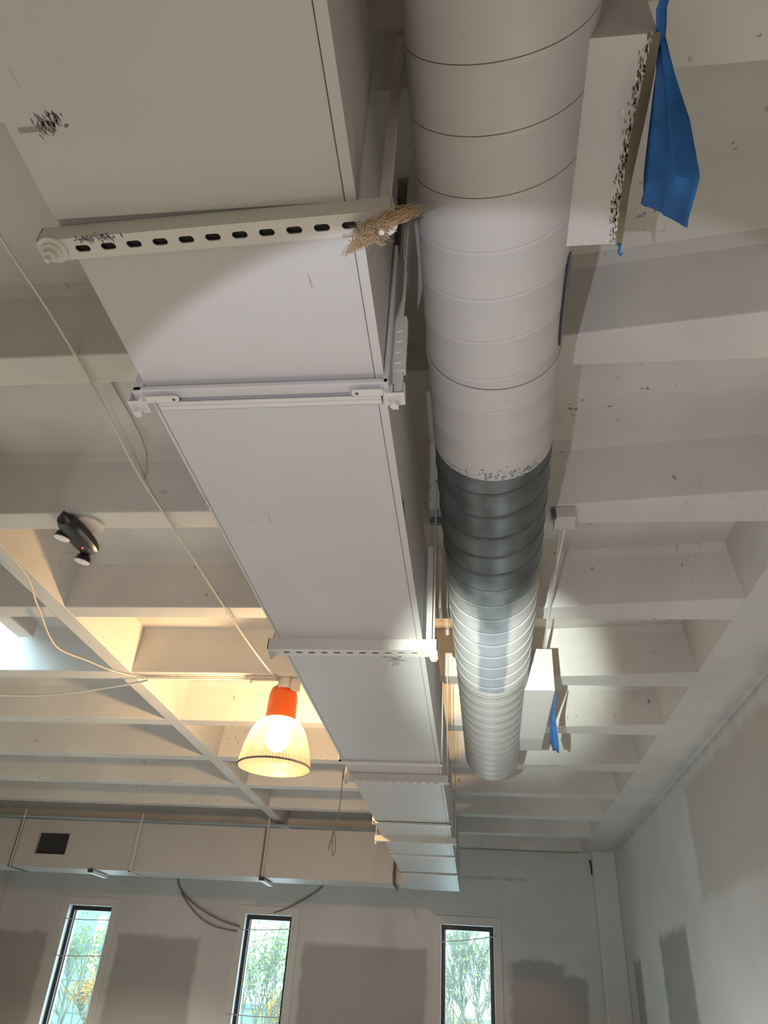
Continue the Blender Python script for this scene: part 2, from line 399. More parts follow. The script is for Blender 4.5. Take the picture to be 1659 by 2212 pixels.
def channel(parent, yc, zb, x0, x1, nslots, sx0, pitch, w=.046, h=.044, name='channel'):
    g = G(); th = .0035; xa, xb = x0, x1
    first = sx0-pitch/2; last = first+nslots*pitch
    g.add([(xa, yc-w/2, zb), (first, yc-w/2, zb), (first, yc+w/2, zb), (xa, yc+w/2, zb)], [(0, 1, 2, 3)])
    g.add([(last, yc-w/2, zb), (xb, yc-w/2, zb), (xb, yc+w/2, zb), (last, yc+w/2, zb)], [(0, 1, 2, 3)])
    for k in range(nslots):
        slot_cell(g, first+k*pitch, first+(k+1)*pitch, yc-w/2, yc+w/2, sx0+k*pitch, yc+.001, .032, .0165, zb, th)
    for s_ in (-1, 1):
        ya = yc+s_*w/2
        g.box(xa, xb, min(ya, ya-s_*th), max(ya, ya-s_*th), zb+.0006, zb+h)
    g.box(xa, xa+th, yc-w/2, yc+w/2, zb+.0006, zb+h); g.box(xb-th, xb, yc-w/2, yc+w/2, zb+.0006, zb+h)
    ch = link(name, g, 'hang', parent)
    g = G(); g.box(xa+.01, xb-.01, yc-w/2+.005, yc+w/2-.005, zb+.012, zb+.014); link('slot_shade_plate', g, 'inside', ch)  # near-black plate stands in for the shade behind the slots
    return ch
def nutset(parent, x, y, zb, big=.024, mat='hang'):
    g = G()
    g.lathe([(0, -.004), (big, -.004), (big*1.02, -.001), (big, .001), (0, .001)], (x, y, zb), 32)
    g.lathe([(0, -.010), (big*.62, -.010), (big*.66, -.004), (0, -.004)], (x, y, zb), 32)
    w = link('washer', g, mat, parent, smooth=False)
    g = G(); g.lathe([(0, -.022), (.0115, -.022), (.0125, -.010), (0, -.010)], (x, y, zb), 6)
    link('nut', g, mat, w)
    return w
def rod(parent, x, y, z0, z1, r=.0045, mat='hang', name='rod'):
    g = G(); g.tube([(x, y, z0), (x, y, z1)], r, 10); return link(name, g, mat, parent)
# hanger nearest the camera, a little skewed across the duct
h1 = thing('duct_hanger', (-.505, .868, 1.255), 'nearest slotted channel hanger across the duct, with tan fluff at its right end', 'hanger', 'slotted channel duct hangers')
channel(h1, .868, 1.255, -.875, -.142, 11, -.784, .0557, w=.05)
nutset(h1, -.848, .895-.03, 1.255, .030); nutset(h1, -.163, .868, 1.255, .030)
g = G(); g.box(-.172, -.150, .8640, .8720, 1.30, 2.02); link('rod', g, 'hang', h1)
rod(h1, -.858, .868, 1.235, 2.02)
for x in (-.852, -.163): rod(h1, x, .868, 1.222, 1.27, .006, name='rod_end')
link('paint_chip', scuff([(-.77, .848), (-.725, .848)], (.014, .0035), 26, 1.2545, 5), 'chip', h1)
h1.rotation_euler = (0, 0, -.030)
h3 = thing('duct_hanger', (-.505, 2.94, 1.255), 'slotted channel hanger right above the orange pendant lamp, yellow foam on its right end', 'hanger', 'slotted channel duct hangers')
channel(h3, 2.935, 1.255, -.885, -.150, 11, -.806, .0557, w=.07, h=.05)
for x in (-.872, -.168): rod(h3, x, 2.94, 1.225, 2.35)
nutset(h3, -.872, 2.95, 1.255, .018); nutset(h3, -.168, 2.95, 1.255, .018)
g = G(); g.lathe([(0, -.02), (.012, -.018), (.019, -.008), (.018, .004), (.008, .012), (0, .012)], (-.168, 2.985, 1.262), 16); link('foam_blob', g, 'foam', h3, smooth=True)
g = G(); g.box(-.200, -.176, 2.925, 2.931, 1.30, 1.78); link('strap', g, 'hang', h3)
for j, (y, lab, xa) in enumerate(((5.10, 'fourth hanger along the duct, its left end catching the lamp light', -.885), (7.25, 'slotted hanger far along the duct, just short of the cross duct', -.925))):
    h = thing('duct_hanger', (-.55, y, 1.255), lab, 'hanger', 'slotted channel duct hangers')
    channel(h, y, 1.255, xa, -.17, 11, -.82, .056, w=.05, h=.05)
    for x in (xa+.015, -.185): rod(h, x, y, 1.235, 2.02 if j else 2.35)
    nutset(h, xa+.015, y, 1.255, .018)
# angle hanger at the second joint
h2 = thing('duct_hanger', (-.52, 1.38, 1.28), 'angle bar hanger with corner tabs clamping the second duct joint', 'hanger', 'angle bar duct hangers')
g = G(); g.box(-.805, -.222, 1.362, 1.392, 1.272, 1.278); g.box(-.805, -.222, 1.388, 1.393, 1.272, 1.300); g.box(-.805, -.222, 1.372, 1.380, 1.268, 1.273)
link('angle_bar', g, 'hang', h2, bevel=.0015)
for xa, xb, s_ in ((-.835, -.745, 1), (-.295, -.215, -1)):
    n = 10; cy = 1.347; r = .011; xe = xb if s_ == 1 else xa; xo = xa if s_ == 1 else xb
    P = [(xo, cy-r), (xo, cy+r)]+[(xe+s_*(-r+r*math.cos(a)), cy+r*math.sin(a)) for a in [PI/2-PI*k/n for k in range(n+1)]]
    g = G(); g.prism([[(x, y, z) for x, y in P] for z in (1.270, 1.2755)]); t = link('tab', g, 'hang', h2, bevel=.001)
    g = G(); g.lathe([(0, 0), (.0045, 0), (.0045, .003), (0, .003)], (xe-s_*.014, cy, 1.2685), 12); link('rivet', g, 'seam', t)
for x, s_ in ((-.862, -1), (-.188, 1)):
    g = G(); g.obox((x, 1.372, 1.272), (.026, 0, 0), (0, .022, 0), (0, 0, .003)); g.obox((x+s_*.024, 1.372, 1.290), (.002, 0, 0), (0, .02, 0), (0, 0, .02))
    g.obox((x-s_*.018, 1.355, 1.29), (.012, .008, 0), (-.002, .003, 0), (0, 0, .018))
    link('corner_bracket', g, 'hang', h2, bevel=.002)
    w = nutset(h2, x, 1.375, 1.270, .016)
rod(h2, -.182, 1.385, 1.25, 2.35, .004)
rod(h2, -.868, 1.385, 1.25, 2.35, .004)
g = G(); a = .017; y0, y1 = 1.375, 1.395                       # slotted riser channel around the right rod
g.prism([[(-.200+dx0, y0, z), (-.166+dx1, y0, z), (-.166+dx1, y1, z), (-.170+dx1, y1, z), (-.170+dx1, y0+.004, z), (-.200+dx0, y0+.004, z)] for z, dx0, dx1 in ((1.375, 0, 0), (1.56, 0, 0), (1.58, .004, -.004))])
rs = link('riser_channel', g, 'hang', h2)
for z in (1.40, 1.44, 1.48, 1.52):
    g = G(); g.obox((-.186, y0-.0006, z), (.008, 0, .002), (0, .0006, 0), (-.0004, 0, .0022)); link('louvre', g, 'white', rs)
g = G(); g.obox((-.185, 1.385, 1.335), (.014, 0, 0), (0, .006, 0), (0, 0, .045)); link('lower_strap', g, 'hang', h2, bevel=.002)
g = G(); g.tube([(-.192, 1.385, 1.57), (-.182, 1.385, 1.66), (-.177, 1.385, 1.78)], [.010, .006, .002], 6); link('wire_tail', g, 'hang', h2)
# strut clip fixed to the slab in the dark gap between the ducts
g = G(); g.prism([[(-.236, y, z1), (-.236, y, 1.93), (-.196, y, 1.93), (-.196, y, z1), (-.200, y, z1), (-.200, y, 1.934), (-.232, y, 1.934), (-.232, y, z1)] for y, z1 in ((1.44, 2.35), (1.61, 2.35))])
tag(link('strut_clip', g, 'hang'), 'short painted channel bracket hanging in the dark gap between the two ducts', 'bracket')
# round washer of the rod anchor near the top of the gap
g = G(); g.lathe([(0, 0), (.014, 0), (.014, .006), (0, .006)], (-.163, .87, 2.012), 20); g.lathe([(0, -.006), (.008, -.006), (.008, 0), (0, 0)], (-.163, .87, 2.012), 6)
tag(link('rod_anchor', g, 'hang'), 'small round rod anchor on the ceiling beside the round duct', 'anchor')

# tuft of fibre caught on the hanger end
random.seed(11); g = G()
def strand(p0, p1, r, wob, n=6):
    pts = []
    for k in range(n+1):
        t = k/n; e = math.sin(PI*t)
        pts.append(Vector(p0).lerp(Vector(p1), t)+Vector([random.gauss(0, wob)*e for _ in range(3)]))
    g.tube(pts, [r*(1-.75*abs(2*k/n-1)) for k in range(n+1)], 4)
core = Vector((-.186, .862, 1.236))
for k in range(260):
    a = core+Vector((random.gauss(0, .014), random.gauss(0, .010), random.gauss(0, .005)))
    b = core+Vector((random.gauss(.0, .018), random.gauss(.006, .013), random.gauss(-.002, .006)))
    strand(a, b, .0011, .006)
for k in range(110):
    a = core+Vector((random.gauss(0, .01), random.gauss(0, .008), random.gauss(0, .004)))
    b = Vector((-.088, .815, 1.235))+Vector((random.gauss(0, .012)-random.random()*.03, random.gauss(0, .005)+.01*random.random(), random.gauss(0, .004)))
    strand(a, b, .0012, .0045)
for k in range(70):
    a = core+Vector((random.gauss(-.005, .01), random.gauss(.004, .008), random.gauss(0, .004)))
    t = random.random(); b = Vector((-.205, .885, 1.24)).lerp(Vector((-.250, .922, 1.245)), t)+Vector((random.gauss(0, .006), random.gauss(0, .004), 0))
    strand(a, b, .0009, .004)
tag(link('fibre_tuft', g, 'tuft', smooth=True), 'frayed tuft of tan insulation fibre caught on the right end of the nearest hanger', 'insulation')
# twist of wire ties on the far hanger
random.seed(4); g = G()
def wstrand(p0, p1, r, wob, n=5):
    pts = [Vector(p0).lerp(Vector(p1), k/n)+Vector([random.gauss(0, wob)*math.sin(PI*k/n) for _ in range(3)]) for k in range(n+1)]
    g.tube(pts, r, 5)
for d in ((-.05, -.02, 0), (.03, -.03, -.006), (-.015, .055, -.01), (.04, .01, -.01), (.012, .03, -.02), (-.03, .01, -.01)):
    wstrand((-.335, 2.965, 1.245), (-.335+d[0], 2.965+d[1], 1.245+d[2]), .0016, .004)
tag(link('wire_tie', g, 'dcable'), 'dark twisted wire tie on the slotted hanger above the lamp', 'wire tie')

# ------------------------------------------------------------------ round spiral duct
def cen(y):
    t = max(0., min(1., (y-1.6)/4.2)); return Vector((.072+.066*t, y, 1.70)), .199+.011*min(1, max(0, (y-1.2)/1.2))
PITCH, PH = .1415, .705
def spiral(ya, yb, ridge=.0022, line=.0026, dr=0, n=72):
    """sheet-metal strip wound in a helix: flat band plus lock seam (material slot 1)"""
    prof = [(0, 0), (.0, 0), (PITCH-.013-line, 0), (PITCH-.013, 0), (PITCH-.003, ridge), (PITCH, 0)]
    prof = prof[1:]; g = G(); rows = []
    k0 = int((ya-PH)/PITCH)-2; k1 = int((yb-PH)/PITCH)+2
    for i in range(k0*n, k1*n+1):
        ang = -PI/2 + 2*PI*i/n; row = []            # ang=-90 deg is the bottom
        for (dy, dr_) in prof:
            y = PH+PITCH*(i/n)+dy-PITCH+.0055; yc = min(max(y, ya), yb); c, r = cen(yc)
            row.append(Vector((c.x-math.cos(ang)*(r+dr_+dr), yc, c.z+math.sin(ang)*(r+dr_+dr))))
        rows.append(row)
    C_ = len(prof); vs = [p for r in rows for p in r]; 
    o = len(g.v); g.v += [tuple(v) for v in vs]
    for i in range(len(rows)-1):
        for j in range(C_-1):
            q = (i*C_+j, i*C_+j+1, (i+1)*C_+j+1, (i+1)*C_+j)
            yy = [vs[k].y for k in q]
            if max(yy)-min(yy) < 1e-7: continue
            g.f.append(tuple(k+o for k in q)); g.mi.append(1 if j == 1 else 0)
    return g
sd = thing('spiral_duct', (.09, 2.5, 1.5), 'round spiral duct, white painted at both ends with a bare metal length between', 'duct')
link('duct_section', spiral(-1.3, 1.03, .0014, .0024), ['duct', 'seam'], sd, smooth=True)
link('duct_section', spiral(1.03, 2.03, .0012, .0015), ['duct', 'faint'], sd, smooth=True)
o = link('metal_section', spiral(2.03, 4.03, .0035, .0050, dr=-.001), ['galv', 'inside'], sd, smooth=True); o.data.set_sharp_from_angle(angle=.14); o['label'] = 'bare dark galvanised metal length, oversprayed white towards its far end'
link('duct_section', spiral(4.03, 5.9, .0012, .010), ['duct', 'rect_gap'], sd, smooth=True)
c, r = cen(5.9); g = G(); g.lathe([(0, .0), (r*.7, .012), (r*.97, .0), (r+.001, -.03), (r+.001, 0), (r-.01, 0)], (c.x, 5.9, c.z), 64, axis=(0, 1, 0)); link('end_cap', g, 'duct', sd, smooth=True)
def ring(y, w, dr, mat, name):
    c, r = cen(y); g = G(); g.lathe([(r-.001, -w/2), (r+dr, -w/2+.001), (r+dr, w/2-.001), (r-.001, w/2)], (c.x, y, c.z), 72, axis=(0, 1, 0)); return link(name, g, mat, sd, smooth=False)
ring(1.590, .0035, .0012, 'seam', 'joint_line'); ring(1.600, .012, .0018, 'duct', 'joint_bead')
# ragged paint edge where white meets bare metal
random.seed(9); g = G()
for k in range(64):
    a = -PI/2+random.gauss(0, .6); y = 2.022-abs(random.gauss(0, .022)); c, r = cen(y); r += .0016
    for q in range(random.randint(1, 4)):
        aa = a+random.gauss(0, .02); yy = y+random.gauss(0, .007); da = random.uniform(.004, .016); dy = random.uniform(.0015, .005)
        pt = lambda A, Y: (c.x-math.cos(A)*r, Y, c.z+math.sin(A)*r)
        g.add([pt(aa-da, yy-dy*.4), pt(aa, yy-dy), pt(aa+da, yy), pt(aa+da*.1, yy+dy)], [(0, 1, 2, 3)])
link('paint_chip', g, 'chip', sd)['kind'] = 'stuff'
# bare metal pocket in the right flank
g = G(); rows = []
for i in range(9):
    y = 1.235+.30*i/8; wd = .42*math.sin(PI*min(1, (i+.3)/8.6))**.6
    c, r = cen(y); rows.append([(c.x+math.cos(A)*(r+.003), y, c.z+math.sin(A)*(r+.003)) for A in [-.42+wd*(j/6-.15) for j in range(7)]])
g.sheet(rows); o = link('bare_patch', g, 'bare', sd, solid=.003); o['label'] = 'bare grey metal patch on the right flank'
g = G(); g.tube([Vector(rw[0])+Vector((.001, 0, -.001)) for rw in rows], .0028, 6); link('patch_edge', g, 'inside', sd)

def tap(name_label, xa, xb, ya, yb, z0, z1, tape_pts, taper=0.0):
    t = thing('duct_outlet', ((xa+xb)/2, (ya+yb)/2, z0), name_label, 'duct outlet', 'rectangular outlets on the spiral duct')
    g = G(); x0 = .16; e = .004
    g.add([(x0, ya, z0), (xb, ya, z0), (xb, yb, z0), (x0, yb, z0), (x0, ya, z1), (xb, ya, z1), (xb, yb, z1), (x0, yb, z1)],
          [(0, 1, 2, 3), (4, 7, 6, 5), (0, 4, 5, 1), (3, 2, 6, 7)])
    link('outlet_box', g, 'duct', t, solid=.003)
    g = G(); q = .02
    g.box(xb-.15, xb-.14, ya+.002, yb-.002, z0+.002, z1-.002); link('inner_baffle', g, 'inside', t)
    return t
t1 = tap('near rectangular outlet box on the right side of the spiral duct', .235, .372, .715, 1.19, 1.60, 1.88, None)
# olive liner lip showing past the torn paint edge
random.seed(3); g = G(); n = 40; A = []; B = []
for k in range(n+1):
    t = k/n; y = .712+(1.195-.712)*t; w = .005+.016*math.sin(PI*min(1, t*1.02))**.8
    A.append((.366-w*.5+random.gauss(0, .0012), y, 1.5975)); B.append((.3765+.003*math.sin(7*t), y, 1.5965))
g.sheet([A, B]); o = link('liner_lip', g, 'liner', t1, solid=.002)
g = G()
for k in range(330):
    t = random.random()**.9; y = .715+.47*t; x = .362-abs(random.gauss(0, .009))-(.008 if .2 < t < .9 else 0); l = random.uniform(.002, .008); w = random.uniform(.0006, .0018)
    g.add([(x-w, y-l, 1.5972), (x+w, y-l*.5, 1.5972), (x+w, y+l, 1.5972), (x-w*.6, y+l*.6, 1.5972)], [(0, 1, 2, 3)], random.choice((0, 0, 1)))
link('torn_paint', g, ['liner', 'tape_glue'], t1)['kind'] = 'stuff'
t2 = tap('far rectangular outlet box beside the brightly lit length of the spiral duct', .34, .475, 4.265, 5.20, 1.60, 1.86, None)
g = G(); g.add([(.25, 5.20, 1.60), (.475, 5.20, 1.60), (.475, 5.20, 1.86), (.25, 5.20, 1.86), (.25, 5.62, 1.64), (.49, 5.62, 1.64), (.49, 5.62, 1.86), (.25, 5.62, 1.86)], [(0, 1, 5, 4), (1, 2, 6, 5), (4, 5, 6, 7), (0, 4, 7, 3), (3, 7, 6, 2)])
link('outlet_tail', g, 'duct', t2)
# blue masking film hanging from the outlets
def interp(pts, t):
    for (t0, a), (t1_, b) in zip(pts, pts[1:]):
        if t <= t1_: u = (t-t0)/(t1_-t0); return a+(b-a)*u
    return pts[-1][1]
def film(name, label, lft, rgt, ztop, R_=30, C_=22, folds=4.0, amp=.006, seed=1, rag=.01):
    random.seed(seed); g = G(); rows = []; jag = [random.uniform(-1, 1) for _ in range(C_)]
    for i in range(R_):
        t = i/(R_-1); row = []
        a = Vector((interp([(p[0], p[1][0]) for p in lft], t), interp([(p[0], p[1][1]) for p in lft], t), interp([(p[0], p[1][2]) for p in lft], t)))
        b = Vector((interp([(p[0], p[1][0]) for p in rgt], t), interp([(p[0], p[1][1]) for p in rgt], t), interp([(p[0], p[1][2]) for p in rgt], t)))
        for j in range(C_):
            u = j/(C_-1); p = a.lerp(b, u)
            f = math.sin(u*folds*2*PI+.8*t)*amp*(.3+t)+math.sin(u*folds*4.3*PI+2*t)*amp*.35
            p += Vector((f, f*.5, 0))
            if i == R_-1: p.z += jag[j]*rag
            row.append(p)
        rows.append(row)
    g.sheet(rows)
    o = link(name, g, 'tape', smooth=True, solid=.0012); tag(o, label, 'masking film', 'blue masking film on the outlets')
    return o
# left edge follows the lip, right edge is the free edge
film('masking_film', 'long strip of blue masking film hanging from the near outlet box',
     [(0, (.385, .735, 1.625)), (.25, (.388, .86, 1.62)), (.6, (.392, 1.01, 1.61)), (1, (.395, 1.075, 1.595))],
     [(0, (.388, .725, 1.635)), (.22, (.408, .775, 1.55)), (.48, (.420, .800, 1.44)), (.75, (.424, .840, 1.315)), (1, (.425, .955, 1.335))], 0, folds=2.1, amp=.012, seed=2, rag=.008)
g = G(); g.sheet([[(.364+.007*j+dx, y, z+.004*j) for j in range(4)] for (dx, y, z) in ((-.012, .60, 1.60), (-.004, .625, 1.603), (.002, .65, 1.60), (-.002, .675, 1.602), (.003, .70, 1.604), (.006, .725, 1.604), (.004, .745, 1.603))])
g2 = G(); g2.sheet([[(.345+.012*j+.006*i, .56+.028*i, 1.603+.003*math.sin(i*2+j)) for j in range(4)] for i in range(4)])
g.add(g2.v, g2.f)
tag(link('masking_tape', g, 'tape', smooth=True, solid=.0015), 'twisted blue tape scrap on the top corner of the near outlet box', 'tape')
g = G(); g.tube([(.372, 1.19, 1.60), (.371, 1.19, 1.585), (.369, 1.20, 1.574), (.373, 1.205, 1.570), (.379, 1.20, 1.575)], [.003, .0035, .0035, .003, .001], 5)
tag(link('masking_tape', g, 'tape'), 'tiny curled hook of blue tape at the lower corner of the near outlet box', 'tape')
film('masking_film', 'short ragged strip of blue masking film on the far outlet box',
     [(0, (.480, 4.30, 1.602)), (.5, (.484, 4.75, 1.59)), (1, (.50, 5.10, 1.545))],
     [(0, (.484, 4.31, 1.602)), (.35, (.502, 4.62, 1.57)), (.8, (.55, 4.98, 1.49)), (1, (.56, 5.12, 1.475))], 0, R_=16, C_=8, folds=1.2, amp=.006, seed=6, rag=.012)
# strap of bright strut passing over the metal length
g = G(); g.box(-.20, .10, 3.005, 3.03, 1.965, 2.0); tag(link('strut_bar', g, 'bare'), 'thin bare metal bar crossing behind the metal length of the spiral duct', 'bar')

# ------------------------------------------------------------------ cross duct on the back wall
cd = thing('cross_duct', (-3.6, 10.5, 1.3), 'rectangular duct running across above the back windows', 'duct')
jx = [-7.2, -6.235, -4.53, -2.765, -1.03, -.235]
CY, CYB, CT = 10.30, 10.78, 1.895
VX0, VX1, VZ0, VZ1 = -5.94, -5.50, 1.462, 1.728
for i in range(5):
    g = G(); a, b = jx[i]+.003, jx[i+1]-.003
    if i == 1:
        g.box(a, b, CY+.05, CYB, ZB, CT)
        g.box(a, VX0, CY, CY+.05, ZB, CT); g.box(VX1, b, CY, CY+.05, ZB, CT); g.box(VX0, VX1, CY, CY+.05, ZB, VZ0); g.box(VX0, VX1, CY, CY+.05, VZ1, CT)
    elif i == 4: g.box(a, b, CY+.02, CYB, ZB+.01, CT)
    else: g.box(a, b, CY, CYB, ZB, CT)
    link('duct_section', g, 'duct', cd)
for k, x in enumerate(jx[1:5]):
    g = G(); w = .016
    g.box(x-w, x+w, CY-.02, CY, ZB-.015, CT); g.box(x-w, x+w, CY-.02, CYB, ZB-.015, ZB)
    link('joint_flange', g, 'hang' if k in (1,) else 'rect_gap', cd)
g = G(); g.box(VX0, VX1, CY+.045, CY+.0495, VZ0, VZ1); vo = link('vent_opening', g, 'inside', cd); vo['label'] = 'black square opening cut in the front face'
g = G(); q = .02
g.box(VX0-q, VX1+q, CY-.006, CY, VZ1, VZ1+q); g.box(VX0-q, VX1+q, CY-.006, CY, VZ0-q, VZ0); g.box(VX0-q, VX0, CY-.006, CY, VZ0, VZ1); g.box(VX1, VX1+q, CY-.006, CY, VZ0, VZ1)
link('opening_rim', g, 'duct', cd)
for x in (-6.235, -4.53, -2.76): rod(cd, x+.02, CY-.03, ZB-.02, ZS if x > -6 else ZS, .008, 'conduit')
for x in (-5.07, -2.74):
    g = G(); g.box(x-.03, x+.03, CY-.02, CYB, ZB-.045, ZB-.016); st = link('support_bar', g, 'white', cd)
    g = G(); g.lathe([(0, -.02), (.035, -.02), (.035, .02), (0, .02)], (x, CY-.02, ZB-.02), 14); link('rod_end', g, 'inside', st)
g = G(); g.tube([(-1.03, CY-.03, 1.62), (-1.035, CY-.035, 1.40), (-1.03, CY-.03, 1.30), (-.98, CY-.03, 1.20)], [.012, .016, .018, .005], 6)
tag(link('dangling_cable', g, 'dcable'), 'short black cable dangling where the cross duct meets the long duct', 'cable')

# ------------------------------------------------------------------ pendant lamp
lx, ly = -1.432, 5.3
lamp = thing('pendant_lamp', (lx, ly, 1.36), 'glowing ribbed glass pendant lamp with an orange cap', 'lamp')
RB, ZR = .262, 1.385
prof = [(.112, .345), (.140, .330), (.170, .300), (.197, .255), (.218, .20), (.236, .14), (.248, .08), (.257, .03), (.260, 0)]
n = 144; g = G(); vs = []; fs = []
for (r, z) in prof:
    for k in range(n):
        rr = r*(1+(.010 if k % 2 else -.002)); a = 2*PI*k/n; vs.append((lx+rr*math.cos(a), ly+rr*math.sin(a), ZR+z))
fs = [(i*n+k, i*n+(k+1) % n, (i+1)*n+(k+1) % n, (i+1)*n+k) for i in range(len(prof)-1) for k in range(n)]
g.add(vs, fs); shade = link('glass_shade', g, 'bell', lamp, smooth=True)
shade_center = (lx, ly, 0)
g = G(); g.lathe([(.258, .004), (.265, .006), (.266, -.004), (.258, -.006)], (lx, ly, ZR), 96); link('rim_band', g, 'dcable', lamp)
g = G(); g.lathe([(.262, -.004), (.20, -.022), (.12, -.034), (.05, -.040), (.0, -.041)], (lx, ly, ZR), 72); link('lens_cover', g, 'bell', lamp, smooth=True)
g = G(); g.lathe([(0, .70-.04), (.022, .655), (.026, .635), (.060, .615), (.092, .585), (.105, .545), (.108, .50), (.112, .345), (.10, .345)], (lx, ly, ZR-.01), 64); link('orange_cap', g, 'orange', lamp, smooth=True)
g = G(); g.lathe([(0, .10), (.045, .12), (.085, .17), (.095, .21), (.08, .26), (.045, .30), (0, .31)], (lx, ly, ZR), 24); link('bulb', g, 'bulb', lamp, smooth=True)
g = G(); g.tube([(lx, ly, ZR+.64), (lx, ly, 1.96)], .010, 8); link('stem', g, 'conduit', lamp)
jb = thing('junction_box', (-1.40, 5.22, 1.94), 'round white junction box holding the pendant lamp', 'junction box')
g = G(); g.lathe([(0, 0), (.050, 0), (.055, .012), (.055, .075), (0, .075)], (-1.41, 5.23, 1.945), 32); link('box', g, 'conduit', jb, bevel=.002)
g = G(); g.box(-1.36, -1.30, 5.19, 5.26, 1.93, 2.018); link('clamp', g, 'conduit', jb, bevel=.004)

def cable(name, pts, r, mat, label, cat='cable', group=None, n=6, sub=4):
    P = [Vector(p) for p in pts]; out = []
    for i in range(len(P)-1):                                     # Catmull-Rom
        p0, p1, p2, p3 = P[max(i-1, 0)], P[i], P[i+1], P[min(i+2, len(P)-1)]
        for k in range(sub):
            t = k/sub; out.append(.5*((2*p1)+(p2-p0)*t+(2*p0-5*p1+4*p2-p3)*t*t+(3*p1-p0-3*p2+p3)*t**3))
    out.append(P[-1]); g = G(); g.tube(out, r, n)
    return tag(link(name, g, mat, smooth=True), label, cat, group)
cable('armoured_cable', [(-1.50, .7, 2.0), (-1.503, 1.334, 2.0), (-1.49, 1.62, 1.995), (-1.50, 1.95, 2.005), (-1.515, 2.25, 2.0), (-1.534, 2.6, 1.99), (-1.535, 3.1, 1.998), (-1.521, 3.915, 1.99), (-1.50, 4.6, 1.985), (-1.472, 5.22, 2.0)], .0055, 'cable', 'thin painted cable strung from joist to joist left of the long duct')
cable('armoured_cable', [(-1.66, 2.04, 2.345), (-1.655, 2.356, 2.34), (-1.66, 2.834, 2.30), (-1.72, 2.98, 2.05)], .004, 'stain', 'faint second cable lying up in the ceiling bay left of the long duct')
g = G(); g.tube([(-1.43, 5.21, 2.005), (-2.0, 5.205, 2.005), (-2.55, 5.21, 2.008)], .011, 8)
cd1 = link('conduit', g, 'conduit'); tag(cd1, 'painted conduit along the joist leading left from the lamp', 'conduit')
g = G(); g.box(-1.70, -1.68, 5.165, 5.25, 1.985, 2.018); link('clip', g, 'conduit', cd1)
cable('armoured_cable', [(-2.50, 5.24, 1.998), (-2.8, 5.311, 1.97), (-3.366, 5.435, 1.94), (-3.861, 5.47, 1.94), (-4.6, 5.45, 1.96)], .0085, 'conduit', 'sagging white cable left of the ceiling beam')
cable('armoured_cable', [(-2.56, 2.75, 1.995), (-2.57, 3.2, 1.99), (-2.602, 3.562, 1.985), (-2.70, 3.85, 1.98), (-2.803, 4.117, 2.0), (-2.90, 4.40, 2.0), (-2.933, 4.642, 1.99), (-2.83, 4.87, 2.0), (-2.714, 5.023, 1.99), (-2.555, 5.175, 2.003), (-2.2, 5.17, 2.005), (-1.458, 5.164, 2.005)], .006, 'cable', 'grey cable looping over the beam beneath the skylight and on to the lamp')
g = G(); g.prism([[(-3.52, y, 2.35), (-3.52, y, 2.235), (-3.40, y, 2.235), (-3.40, y, 2.35), (-3.42, y, 2.35), (-3.42, y, 2.255), (-3.50, y, 2.255), (-3.50, y, 2.35)] for y in (4.15, 4.98)])
tag(link('channel_rail', g, 'conduit'), 'open ended metal channel rail at the edge of the skylight', 'rail')
# emergency light
el = thing('emergency_light', (-2.06, 3.09, 1.95), 'black twin head emergency light with a red indicator on the joist', 'emergency light')
g = G(); secs = []
for i in range(13):
    t = -1+2*i/12; y = 3.085+t*.185; w = .062*math.sqrt(max(0, 1-abs(t)**2.6))+.006; h = .055*math.sqrt(max(0, 1-abs(t)**3))+.006
    secs.append([(-2.05+w*math.cos(a), y, 1.975+(-h if math.sin(a) < 0 else .02)*abs(math.sin(a))**.8) for a in [2*PI*k/16 for k in range(16)]])
g.prism(secs); link('housing', g, 'plastic', el, smooth=True)
for (hx, hy, hz) in ((-2.105, 3.04, 1.925), (-2.085, 3.245, 1.905)):
    ax = Vector((-.18, .10, -1)).normalized()
    g = G(); g.lathe([(0, .045), (.022, .042), (.038, .02), (.042, -.004), (.040, -.006)], (hx, hy, hz), 28, axis=-ax*-1 if False else (-ax)); hd = link('lamp_head', g, 'plastic', el, smooth=True)
    g = G(); g.lathe([(.041, -.004), (.040, -.010), (.028, -.014), (0, -.015)], (hx, hy, hz), 28, axis=-ax); link('lens', g, 'lens', hd, smooth=True)
g = G(); g.lathe([(0, -.005), (.004, -.004), (.0055, 0), (0, .004)], (-2.035, 3.135, 1.9165), 12); link('indicator', g, 'led', el)
g = G(); g.lathe([(0, 0), (.075, 0), (.075, .012), (0, .012)], (-1.99, 3.06, 2.006), 24); link('mounting_plate', g, 'conduit', el)

# right ceiling box with two cables
rb = thing('junction_box', (.44, 3.01, 1.95), 'rectangular painted junction box on the joist right of the metal duct', 'junction box')
g = G(); g.box(.392, .492, 2.955, 3.06, 1.955, 2.018); link('box', g, 'hang', rb, bevel=.004)
g = G(); g.box(.376, .398, 2.95, 2.965, 1.95, 2.0); link('knockout', g, 'chip', rb)
cable('armoured_cable', [(.45, 3.06, 1.985), (.447, 3.5, 1.99), (.447, 4.03, 2.0), (.468, 4.568, 2.0), (.492, 5.21, 2.0)], .0058, 'white', 'painted cable running back from the box, right hand one of the pair', group=None)
cable('armoured_cable', [(.425, 3.06, 1.985), (.44, 3.4, 1.985), (.456, 3.70, 1.995), (.452, 4.05, 2.0), (.455, 4.5, 2.0), (.478, 5.20, 2.0)], .0048, 'hang', 'painted cable running back from the box, left hand one of the pair')
